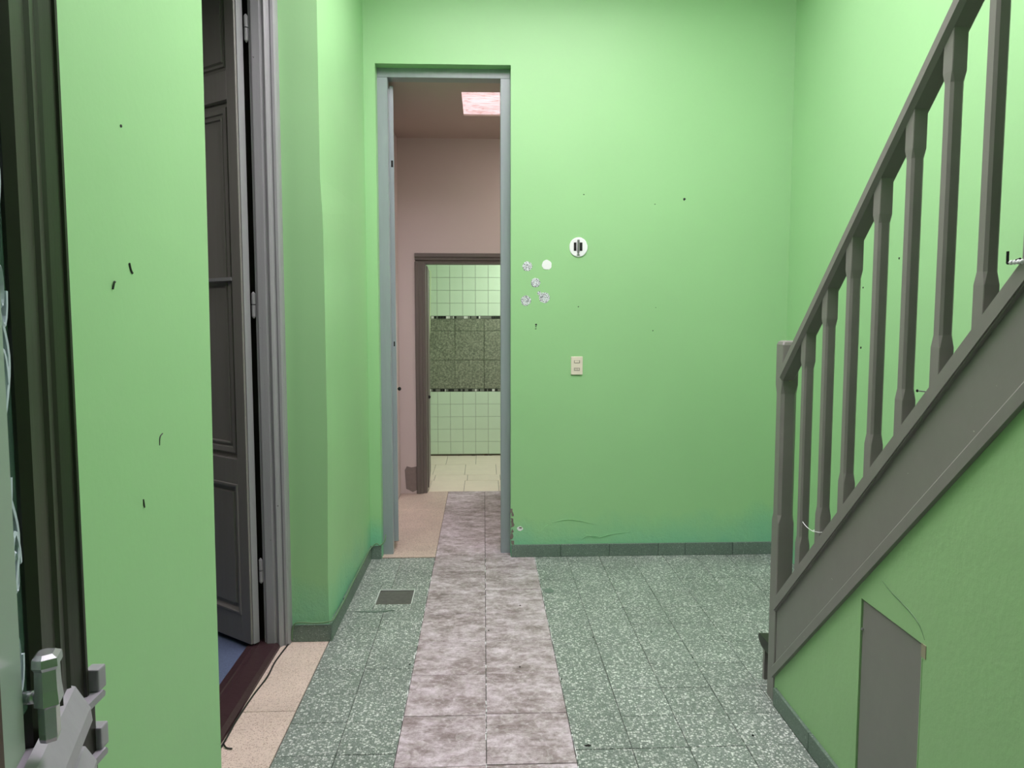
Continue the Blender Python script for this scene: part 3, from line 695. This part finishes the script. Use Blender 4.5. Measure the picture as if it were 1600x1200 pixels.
scratch('wall_back', [(.62, WY, .14), (.70, WY-.002, .115), (.78, WY-.002, .135), (.9, WY, .15)], .0018, 'green')
scratch('wall_back', [(.60, WY, .10), (.64, WY-.002, .13), (.72, WY, .12)], .0018, 'green')

# ------------------------------------------------------------------ glazed door leaf at the left edge
ang5 = math.atan2(.954, -.3)
d5 = thing('door_5', 'dark glazed door leaf with etched glass and chrome handle, close by at the left edge', 'door', (-.607, 1.034, 0), ang5, kind='structure')
# local x: along the leaf (0 far end, negative near); visible face looks to -y
bm = bmesh.new(); bm_prism(bm, [(.0, .0), (.0, -.004), (-.006, -.008), (-.012, -.004), (-.050, -.004), (-.056, -.009), (-.062, -.004), (-.115, -.002), (-.125, .010), (-.125, .035), (0, .035)], 'z', .94, 2.7); obj('stile', bm, 'darkpaint', d5)
obj('glass_pane', B((-.52, -.12, .014, .019, 1.0, 2.6)), 'glass', d5)
obj('stile', B((-.62, -.285, -.006, .035, .1, 2.7), bev=.003), 'brownwood', d5)
obj('glass_reflection_strip', B((-.283, -.205, -.003, .012, .985, 2.6), bev=.002), 'palestrip', d5)  # pale bar stands in for the reflection on the glass
obj('lower_rail', B((-.62, .0, .0, .035, .1, .945)), 'liteedge', d5)
bm = bmesh.new(); bm_prism(bm, [(.0, .965), (-.012, .960), (-.030, .925), (-.032, .905), (.0, .88)], 'x', -.29, .0); obj('rail_moulding', bm, 'liteedge', d5)
bm = bmesh.new(); bm_prism(bm, [(.0, .87), (-.02, .865), (-.034, .84), (-.034, .80), (.0, .79)], 'x', -.29, .004); obj('rail_moulding', bm, 'liteedge', d5)
# etched scrolls on the glass
bm = bmesh.new()
def scroll(cx, cz, s, flip=1, turns=1.5):
    pts = []
    for i in range(26):
        t = i/25; a = t*turns*2*math.pi; r = s*(1-.75*t)
        pts.append((cx+r*math.cos(a)*.55, .0125, cz+flip*r*math.sin(a)*1.5))
    bm_tube(bm, pts, [.0045*(1-.5*i/25) for i in range(26)], 4)
for k in range(14):
    scroll(-.165+.012*math.sin(k*2.1), 1.08+k*.112, .032, 1 if k % 2 else -1)
for k in range(7):
    z = 1.12+k*.22
    bm_tube(bm, smooth_pts([(-.20, .0125, z), (-.16, .0125, z+.05), (-.14, .0125, z+.11), (-.17, .0125, z+.17)], 5), .004, 4)
obj('etched_scrollwork', bm, 'etch', d5)
# handle
hd = obj('handle', (lambda bm: (bm_loft(bm, [[(-.185+a*sc, -.022+b*sc, z) for a, b in ((.016, 0), (.011, -.014), (-.011, -.014), (-.016, 0), (-.011, .010), (.011, .010))] for z, sc in ((.985, .72), (.990, .8), (1.028, .8), (1.032, 1.1), (1.05, 1.0), (1.075, .95), (1.08, 1.15), (1.09, 1.1), (1.094, .7))]), bm)[1])(bmesh.new()), 'chrome', d5)
bm = bmesh.new(); bm_tube(bm, [(0, -.014, 0), (0, .004, 0)], .008, 10); o = obj('handle_stem', bm, 'chrome', hd, True); o.location = (-.185, 0, 1.04)
bm = bmesh.new(); bmesh.ops.create_uvsphere(bm, u_segments=12, v_segments=8, radius=.009); o = obj('knob', bm, 'steel', d5, True); o.location = (-.150, -.012, 1.055)
# casing of that door on the wall
tr = thing('trim_1', 'dark moulded casing post beside the glazed door with stepped cap mouldings', 'trim', (0, 0, 0), kind='structure')
bm = bmesh.new(); bm_prism(bm, [(-.714, 1.125), (-.6525, 1.125), (-.6525, 1.160), (-.649, 1.162), (-.649, 1.168), (-.714, 1.175)], 'z', 0, 3.2); obj('casing', bm, 'darkpaint', tr)
obj('casing_face', B((-.713, -.6525, 1.118, 1.1248, 0, 3.2)), 'liteface', tr)
obj('base_block', B((-.713, -.646, 1.128, 1.18, 0, .87), bev=.003), 'darkpaint', tr)
for z in (.865, .765, .50):
    bm = bmesh.new(); bm_prism(bm, [(1.112, z), (1.110, z+.006), (1.114, z+.012), (1.185, z+.012), (1.19, z+.006), (1.188, z)], 'x', -.712, -.634); obj('cap_moulding', bm, 'liteedge', tr)
    obj('side_block', B((-.66, -.637, 1.176, 1.20, z+.012, z+.05), bev=.003), 'liteedge', tr)
